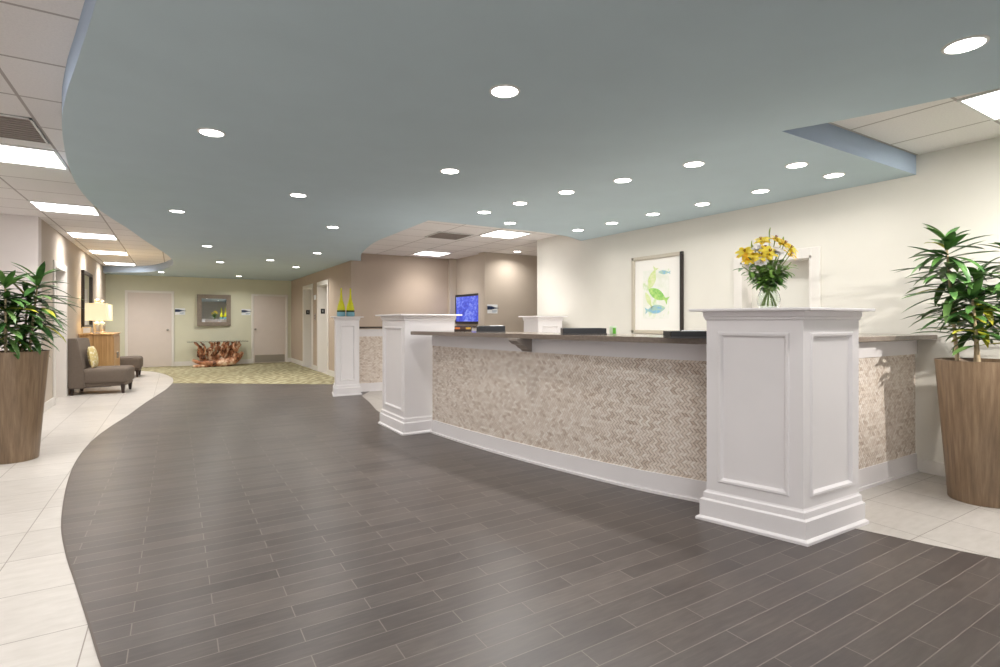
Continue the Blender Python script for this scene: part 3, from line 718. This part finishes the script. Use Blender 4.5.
# ------------------------------------------------------------------ potted plants
def planter_plant(loc, label, stems, seed, crown):
    """stems = list of (x, y, height, lean_x, lean_y, tiers)"""
    rnd = random.Random(seed)
    t = thing('potted_plant', label, 'plant', loc, 0)
    bm = newbm(); lathe(bm, [(.172, 0), (.176, .006), (.248, .955), (.25, .97), (.235, .97), (.23, .93), (.0, .93)], 48, cap=False)
    bm.faces.new([v for v in bm.verts if abs(v.co.z) < 1e-5][::-1]); obj('planter', bm, POT, t, True)
    bm = newbm(); lathe(bm, [(.231, .932), (.15, .945), (0, .95)], 24); obj('soil', bm, SOIL, t, True)
    for x, y, h, lx, ly, tiers in stems:
        P = lambda q: Vector((x+lx*q, y+ly*q, .94+h*q))
        bm = newbm(); tube(bm, [P(q/8) for q in range(9)], [.013-.006*q/8 for q in range(9)], 8); obj('cane', bm, CANE, t, True)
        bm = newbm()
        for q0, nl, L in tiers:
            ph = rnd.uniform(0, 6)
            for i in range(nl):
                a = ph+i*2.4; q = q0+rnd.uniform(-.05, .05)
                el = rnd.uniform(-.25, .5) + (.55 if q > .93 else 0)
                d = Vector((math.cos(a)*math.cos(el), math.sin(a)*math.cos(el), math.sin(el)))
                if crown: d = (d + Vector(crown)*.35).normalized()
                b = P(min(1.0, q)); b.z += rnd.uniform(-.03, .03)
                mi = rnd.choices((0, 1, 2), (6, 3, 1.1 if q < .65 else .25))[0]
                leaf(bm, b, d, (0, 0, 1), L*rnd.uniform(.8, 1.15), .050*rnd.uniform(.85, 1.2), rnd.uniform(.15, .95), 6, .3, mi)
        obj('foliage', bm, [LEAF1, LEAF2, LEAF3], t, True)
    return t
T = lambda *a: a
planter_plant((4.76, 1.40, 0), 'tall leafy plant in wooden planter at right wall', [
    (-.08, .10, .86, -.05, .05, ((.99, 8, .2), (.93, 14, .25), (.82, 17, .29), (.7, 18, .31), (.57, 17, .30), (.43, 15, .28), (.3, 9, .24))),
    (.02, .03, .60, .0, .0, ((.98, 10, .22), (.85, 14, .27), (.68, 15, .27), (.5, 13, .25), (.32, 8, .22))),
    (.08, -.12, .78, .02, -.05, ((.99, 8, .2), (.9, 14, .26), (.76, 17, .29), (.6, 17, .29), (.45, 14, .27), (.3, 8, .24))),
    (-.13, -.03, .47, -.05, .02, ((.97, 10, .22), (.78, 13, .26), (.55, 11, .25), (.35, 7, .22)))], 11, (-.3, .3, 0))
planter_plant((-1.235, 6.33, 0), 'leafy plant in wooden planter beside the left light tile floor', [
    (.10, .03, .66, .06, .02, ((.99, 8, .22), (.9, 15, .3), (.76, 18, .34), (.6, 18, .35), (.44, 16, .33), (.28, 12, .3), (.16, 8, .25))),
    (-.03, -.09, .60, .0, -.03, ((.98, 10, .24), (.85, 16, .31), (.66, 17, .33), (.46, 16, .31), (.28, 12, .28), (.15, 8, .24))),
    (-.12, .06, .72, -.05, .02, ((.98, 10, .24), (.85, 15, .3), (.68, 16, .31), (.48, 15, .29), (.3, 10, .26))),
    (.04, .13, .52, .03, .05, ((.98, 10, .23), (.8, 14, .3), (.6, 14, .3), (.4, 12, .28), (.2, 8, .24)))], 5, None)

# ------------------------------------------------------------------ flower vase on the near pillar
VX, VY, VZ = 3.150, 1.945, 1.315
prof = [(.034, 0), (.052, .004), (.063, .03), (.067, .058), (.060, .09), (.045, .12), (.039, .137), (.042, .152), (.052, .172), (.058, .19)]
bm = newbm(); inner = [(max(.004, r-.004), z+.008 if i == 0 else z) for i, (r, z) in enumerate(prof)][::-1]
lathe(bm, prof+inner+[(0, .010)], 28, cap=False); bm.faces.new([v for v in bm.verts if abs(v.co.z) < 1e-6][::-1])
o = obj('glass_vase', bm, GLASS, None, True, loc=(VX, VY, VZ)); tag(o, 'clear glass vase of flowers on the nearest white pillar', 'vase')
YPET = wcol('yellow_petal', S(255, 218, 30), S(255, 242, 110)); OPET = mat('orange_petal', S(248, 190, 30), .6); WPET = wcol('pale_pink_petal', S(255, 250, 247), S(255, 253, 250)); BUD = mat('bud_green', S(150, 175, 70), .5); PSTEM = mat('pale_stem', S(142, 164, 96), .5); LEAFV = leafm('bouquet_leaf', S(66, 112, 48), S(142, 182, 88)); SEPD = mat('stamen_brown', S(150, 80, 20), .6)
VR = math.cos(-YAW), math.sin(-YAW)
def stem_pts(tip):
    tip = Vector(tip); d = Vector((tip.x, tip.y, 0)); k = d.length
    u = d.normalized() if k > .001 else Vector((1, 0, 0))
    return spline([tuple(-u*.042+Vector((0, 0, .02))), tuple(-u*.014+Vector((0, 0, .09))), tuple(u*min(.024, k*.2)+Vector((0, 0, .135))), tuple(u*k*.45+Vector((0, 0, .135+(tip.z-.135)*.5))), tuple(tip)], 4)
def flower(rx, dep, z, kind, label, size=1.0, face=None):
    """rx = offset to the picture's right, dep = offset away from the camera, z above the pillar"""
    x = rx*math.cos(-YAW)+dep*math.sin(YAW); y = rx*math.sin(-YAW)+dep*math.cos(YAW)
    t = thing({'lily': 'yellow_lily', 'rose': 'pale_rose', 'sprig': 'leafy_sprig', 'bud': 'green_bud_stem'}[kind], label, {'lily': 'flower', 'rose': 'flower', 'sprig': 'foliage', 'bud': 'foliage'}[kind], (VX, VY, VZ), 0, 'flowers in the glass vase')
    tip = Vector((x, y, z)); pts = stem_pts(tip)
    bm = newbm(); tube(bm, pts, [.0032]*len(pts), 6); obj('stem', bm, PSTEM, t, True)
    rnd = random.Random(hash((round(rx*1000), round(z*1000))) % 9999)
    ax = Vector((x*.8, y*.8-.05*0, .10)); ax = (ax.normalized()+Vector((-math.sin(YAW), -math.cos(YAW), 0))*.75+Vector((0, 0, .25))).normalized()
    s1 = ax.cross(Vector((0, 0, 1))).normalized(); s2 = ax.cross(s1)
    if kind == 'lily':
        bm = newbm()
        for b in range(2):
            c = tip+(s1*rnd.uniform(-.018, .018)+s2*rnd.uniform(-.018, .018))*1.0 - ax*.012*b
            for i in range(6):
                a = i*PI/3+rnd.uniform(-.1, .1)+b*.5; r = s1*math.cos(a)+s2*math.sin(a)
                leaf(bm, c+r*.004, (ax*.75+r).normalized(), ax, .046*size, .024*size, .9, 5, .25, 0 if i % 2 else (0 if rnd.random() < .7 else 1))
        obj('petals', bm, [YPET, OPET], t, True)
        bm = newbm()
        for i in range(5):
            a = i*1.26; r = s1*math.cos(a)+s2*math.sin(a); tube(bm, [tip, tip+ax*.024+r*.008], [.0012, .002], 5)
        obj('stamens', bm, SEPD, t)
    elif kind == 'rose':
        bm = newbm()
        for ring, (nn, tilt, L) in enumerate(((4, .15, .030), (6, .45, .036), (8, .85, .040))):
            for i in range(nn):
                a = 2*PI*i/nn+ring*.4; r = s1*math.cos(a)+s2*math.sin(a)
                leaf(bm, tip-ax*.012+r*.004, (ax+r*tilt).normalized(), r, L*size, .036*size, -.7, 5, -.35)
        obj('petals', bm, WPET, t, True)
        bm = newbm()
        for i in range(5):
            a = i*1.26; r = s1*math.cos(a)+s2*math.sin(a); leaf(bm, tip-ax*.014, (ax*.3+r).normalized(), ax, .022, .010, .3, 4)
        obj('sepals', bm, LEAFV, t, True)
    elif kind == 'bud':
        bm = newbm()
        for k in range(2): leaf(bm, tip-Vector((0, 0, .03)), (ax*.25+Vector((0.1*(k-.5), 0, 1))).normalized(), s1, .055, .012, .1, 5, .5)
        obj('bud', bm, BUD, t, True)
    n = {'lily': 10, 'rose': 8, 'sprig': 18, 'bud': 4}[kind]
    bm = newbm(); M = len(pts)
    for i in range(n):
        q = .56+.42*i/max(1, n-1) if kind == 'sprig' else .56+.3*i/n
        p = Vector(pts[min(M-1, int(q*(M-1)))]); a = i*2.4+rnd.uniform(0, 1)
        d = Vector((math.cos(a), math.sin(a), rnd.uniform(-.1, .7)))+Vector((x, y, 0)).normalized()*.6
        leaf(bm, p, d, (0, 0, 1), rnd.uniform(.055, .09), rnd.uniform(.02, .032), rnd.uniform(.2, 1.1), 5, .25)
    obj('leaves', bm, LEAFV, t, True)
Lw = 'in the bouquet on the nearest pillar'
FL = [(-.155,-.02,.35,'lily','yellow lily at the far left of the bouquet'),(-.115,.0,.305,'lily','yellow lily low on the left side of the bouquet'),(-.115,.03,.35,'lily','yellow lily second from the left in the bouquet'),
 (-.055,-.03,.325,'lily','yellow lily left of the bouquet centre beneath white rose'),(-.02,-.05,.345,'lily','yellow lily at the centre front of the bouquet'),(-.035,.03,.43,'lily','yellow lily at the top left of the bouquet'),
 (.055,.03,.44,'lily','yellow lily at the top right of the bouquet'),(.085,-.02,.40,'lily','yellow lily high on the right of the bouquet'),(.115,-.03,.37,'lily','yellow lily second from the right in the bouquet'),(.145,.02,.34,'lily','yellow lily at the far right of the bouquet'),
 (.0,.05,.38,'lily','yellow lily behind the bouquet centre'),
 (-.065,.0,.37,'rose','white rose left of the bouquet centre'),(.035,-.04,.35,'rose','pale pink rose right of the bouquet centre'),(-.075,-.05,.285,'rose','small pale pink rose low in the bouquet'),
 (-.17,-.01,.265,'sprig','leafy sprig hanging out left of the bouquet'),(.14,.0,.29,'sprig','leafy sprig under the right yellow lilies'),(.09,-.06,.26,'sprig','leafy sprig at the right front of the bouquet'),(-.03,-.07,.25,'sprig','leafy sprig at the centre front of the bouquet'),
 (-.10,.03,.22,'sprig','leafy sprig drooping low left of the vase'),(.04,.06,.32,'sprig','leafy sprig behind the pale pink rose'),(.06,-.05,.225,'sprig','leafy sprig just above the vase rim'),(-.06,.05,.31,'sprig','leafy sprig behind the white rose'),
 (.015,.02,.485,'bud','tall green bud rising at the bouquet top'),(-.09,.03,.405,'bud','green bud rising at left of the bouquet'),(.10,.03,.43,'bud','small green bud at upper right of the bouquet')]
for rx, dep, z, k, lab in FL: flower(rx, dep, z, k, lab, 1.15)
# water in the vase
bm = newbm(); lathe(bm, [(.0, .012), (.044, .012), (.053, .03), (.0565, .055), (.051, .085), (.036, .112), (0, .112)], 24, cap=False)
WT = NT('vase_water'); WT.b.inputs['Transmission Weight'].default_value = 1; WT.b.inputs['IOR'].default_value = 1.05; WT.b.inputs['Roughness'].default_value = 0; WT.b.inputs['Base Color'].default_value = (.93, .97, .92, 1)
o = obj('vase_water', bm, WT.m, None, True, loc=(VX, VY, VZ)); tag(o, 'clear water filling the lower glass vase', 'water'); o['kind'] = 'stuff'

# ------------------------------------------------------------------ ceiling lights
AREA = {}
def downlight(x, y, z, label, dim=False):
    t = thing('recessed_downlight', label, 'ceiling light', (x, y, z), 0, 'recessed downlights')
    if 'trim' not in AREA:
        bm = newbm(); lathe(bm, [(.068, -.001), (.069, -.006), (.080, -.004), (.082, 0), (.068, 0)], 32, cap=False); a = obj('trim_ring', bm, TRIMW, t, True)
        bm = newbm(); lathe(bm, [(.0, -.004), (.066, -.004), (.068, -.001), (0, -.0005)], 32, cap=False); b = obj('lens', bm, LENS, t, True)
        AREA['trim'] = (a, b)
        L = bpy.data.lights.new('downlight_lamp', 'AREA'); L.shape = 'DISK'; L.size = .14; L.energy = P_DOWN; L.color = (1, .965, .92); L.spread = math.radians(150); AREA['light'] = L
        L2 = L.copy(); L2.energy = P_DOWN*.34; AREA['dim'] = L2
        L3 = L.copy(); L3.energy = P_DOWN*1.6; AREA['hall'] = L3
    else:
        for s in AREA['trim']: c = s.copy(); COL.objects.link(c); c.parent = t
    lo = bpy.data.objects.new('downlight_lamp', AREA['dim' if dim else 'hall' if y > 9 else 'light']); COL.objects.link(lo); lo.location = (0, 0, -.012); lo.parent = t
    return t
DL = [(1.48,2.37,'large round downlight at the upper centre, alone in the teal ceiling'),(.2,3.87,'round downlight at the upper left of teal ceiling'),(2.95,.92,'largest round downlight at the upper right corner'),
 (1.89,3.86,'round downlight left of the middle row, second at centre'),(1.01,5.36,'round downlight left of centre, third one back'),(.02,6.84,'round downlight near the curved left edge of soffit'),
 (3.13,3.92,'round downlight above the middle black tray'),(3.28,3.34,'round downlight above and left of the framed fish print'),(3.41,2.71,'round downlight above the right of framed fish print'),
 (4.11,2.31,'round downlight above the flowers, left of the ceiling recess pair'),(4.66,2.31,'rightmost small downlight beneath the ceiling recess corner'),(2.93,5.12,'small downlight above the desk end, left of three'),
 (3.02,4.54,'small downlight above desk, upper of the central cluster'),(3.53,5.53,'small downlight beside the bright rear ceiling panel'),(4.65,2.95,'first downlight of the row along the cream wall, nearest'),
 (4.65,3.59,'second downlight of the row along the cream wall'),(4.61,4.22,'third downlight of the row along the cream wall'),(4.6,4.87,'fourth downlight of the row along the cream wall'),(4.57,5.48,'last downlight of the row along the cream wall'),
 (.44,9.77,'round downlight in the hall toward the left curved edge'),(1.73,6.95,'round downlight above the yellow bottles'),(2.16,9.76,'round downlight ahead of the elevators'),(2.31,12.53,'round downlight just before the nearer elevator'),
 (1.61,11.37,'round downlight in the hall centre above right'),(.79,12.29,'round downlight in the hall centre above mirror'),(1.47,15.9,'small far downlight close to the far wall right of mirror'),(-.29,15.55,'small far downlight near the left far door')]
for x, y, lab in DL: downlight(x, y, SOF, lab, x > 4)   # the row beside the cream wall is dimmed
downlight(5.75, 8.75, CEIL, 'downlight on the tile ceiling washing the beige passage wall')
def troffer(x, y, label, p=P_TROFFER):
    t = thing('ceiling_light_panel', label, 'ceiling light', (x, y, CEIL), 0, 'square ceiling light panels')
    if 'tr' not in AREA:
        bm = newbm(); s = .305
        for a in ((-s, s, -s, -s+.018), (-s, s, s-.018, s), (-s, -s+.018, -s+.018, s-.018), (s-.018, s, -s+.018, s-.018)): box(bm, *a, -.012, 0)
        a = obj('frame', bm, TRIMW, t)
        bm = newbm(); box(bm, -.288, .288, -.288, .288, -.006, 0); b = obj('diffuser', bm, PANEL, t)
        AREA['tr'] = (a, b)
        L = bpy.data.lights.new('panel_lamp', 'AREA'); L.shape = 'SQUARE'; L.size = .55; L.energy = p; L.color = (1, .96, .93); L.spread = math.radians(120); AREA['tl'] = L
    else:
        for s in AREA['tr']: c = s.copy(); COL.objects.link(c); c.parent = t
    lo = bpy.data.objects.new('panel_lamp', AREA['tl']); COL.objects.link(lo); lo.location = (0, 0, -.02); lo.parent = t
for k, lab in enumerate(('nearest bright panel of the left corridor ceiling', 'second bright panel of the left corridor ceiling', 'third bright panel of the left corridor ceiling', 'fourth bright panel of the left corridor ceiling', 'farthest bright panel of the left corridor ceiling')):
    troffer(-1.12, 5.8+2.44*k, lab)
for y, lab in ((3.36, 'unseen fill panel added in left corridor ceiling beside the camera'), (.92, 'unseen fill panel added in left corridor ceiling behind the camera')): troffer(-1.12, y, lab)  # unseen panels added to fill the left foreground with light
for y, lab in ((5.8, 'unseen fill panel added in the left bay ceiling, out of frame'), (8.24, 'unseen fill panel added before the white end wall, out of frame')): troffer(-3.605, y, lab)  # unseen panels added to brighten the white end wall
troffer(4.435, 1.025, 'bright ceiling panel at the top right corner of the photo')
troffer(4.435, 7.1, 'nearer bright panel of the tile ceiling behind the desk'); troffer(4.435, 9.9, 'farther bright panel of the tile ceiling behind the desk')
# return air grille tiles
GR = NT('grille_metal'); GR.b.inputs['Base Color'].default_value = S(150, 140, 134); GR.b.inputs['Roughness'].default_value = .6; GR = GR.m
def grille(x, y, sx, sy, label):
    t = thing('air_grille', label, 'vent', (x, y, CEIL), 0)
    bm = newbm(); box(bm, -sx/2, sx/2, -sy/2, sy/2, -.004, 0); obj('backing', bm, GR, t)
    bm = newbm()
    n = int(sy/.05)
    for i in range(n): yy = -sy/2+.02+i*(sy-.04)/(n-1); box(bm, -sx/2+.02, sx/2-.02, yy-.006, yy+.006, -.010, -.003)
    obj('louver', bm, GR, t)
    bm = newbm()
    for a in ((-sx/2, sx/2, -sy/2, -sy/2+.015), (-sx/2, sx/2, sy/2-.015, sy/2), (-sx/2, -sx/2+.015, -sy/2, sy/2), (sx/2-.015, sx/2, -sy/2, sy/2)): box(bm, *a, -.012, 0)
    obj('frame', bm, TRIMW, t)
grille(-1.12, 5.0, .59, .59, 'grey air grille in the left ceiling before the nearest panel')
grille(3.75, 7.7, .59, .59, 'grey air grille in the tile ceiling behind the desk')
# unseen downlights added beyond the frame for fill, the right one holding the accent lamp
for x, y, lab in ((1.6,.5,'unseen downlight added over the entrance, out of frame'),(.9,-1.2,'unseen downlight added over the entrance left, out of frame'),(3.75,-1.0,'unseen downlight added over the entrance right, out of frame')):
    downlight(x, y, SOF, lab)
L = bpy.data.lights.new('accent_spot', 'SPOT'); L.energy = P_SPOT*4; L.spot_size = math.radians(46); L.spot_blend = .7; L.shadow_soft_size = .03; L.color = (1, .95, .88)
lo = bpy.data.objects.new('accent_spot', L); COL.objects.link(lo); lo.location = (3.75, -1.0, 2.38)
lo.rotation_euler = (Vector((5.0, 2.1, 1.35))-Vector(lo.location)).to_track_quat('-Z', 'Y').to_euler()
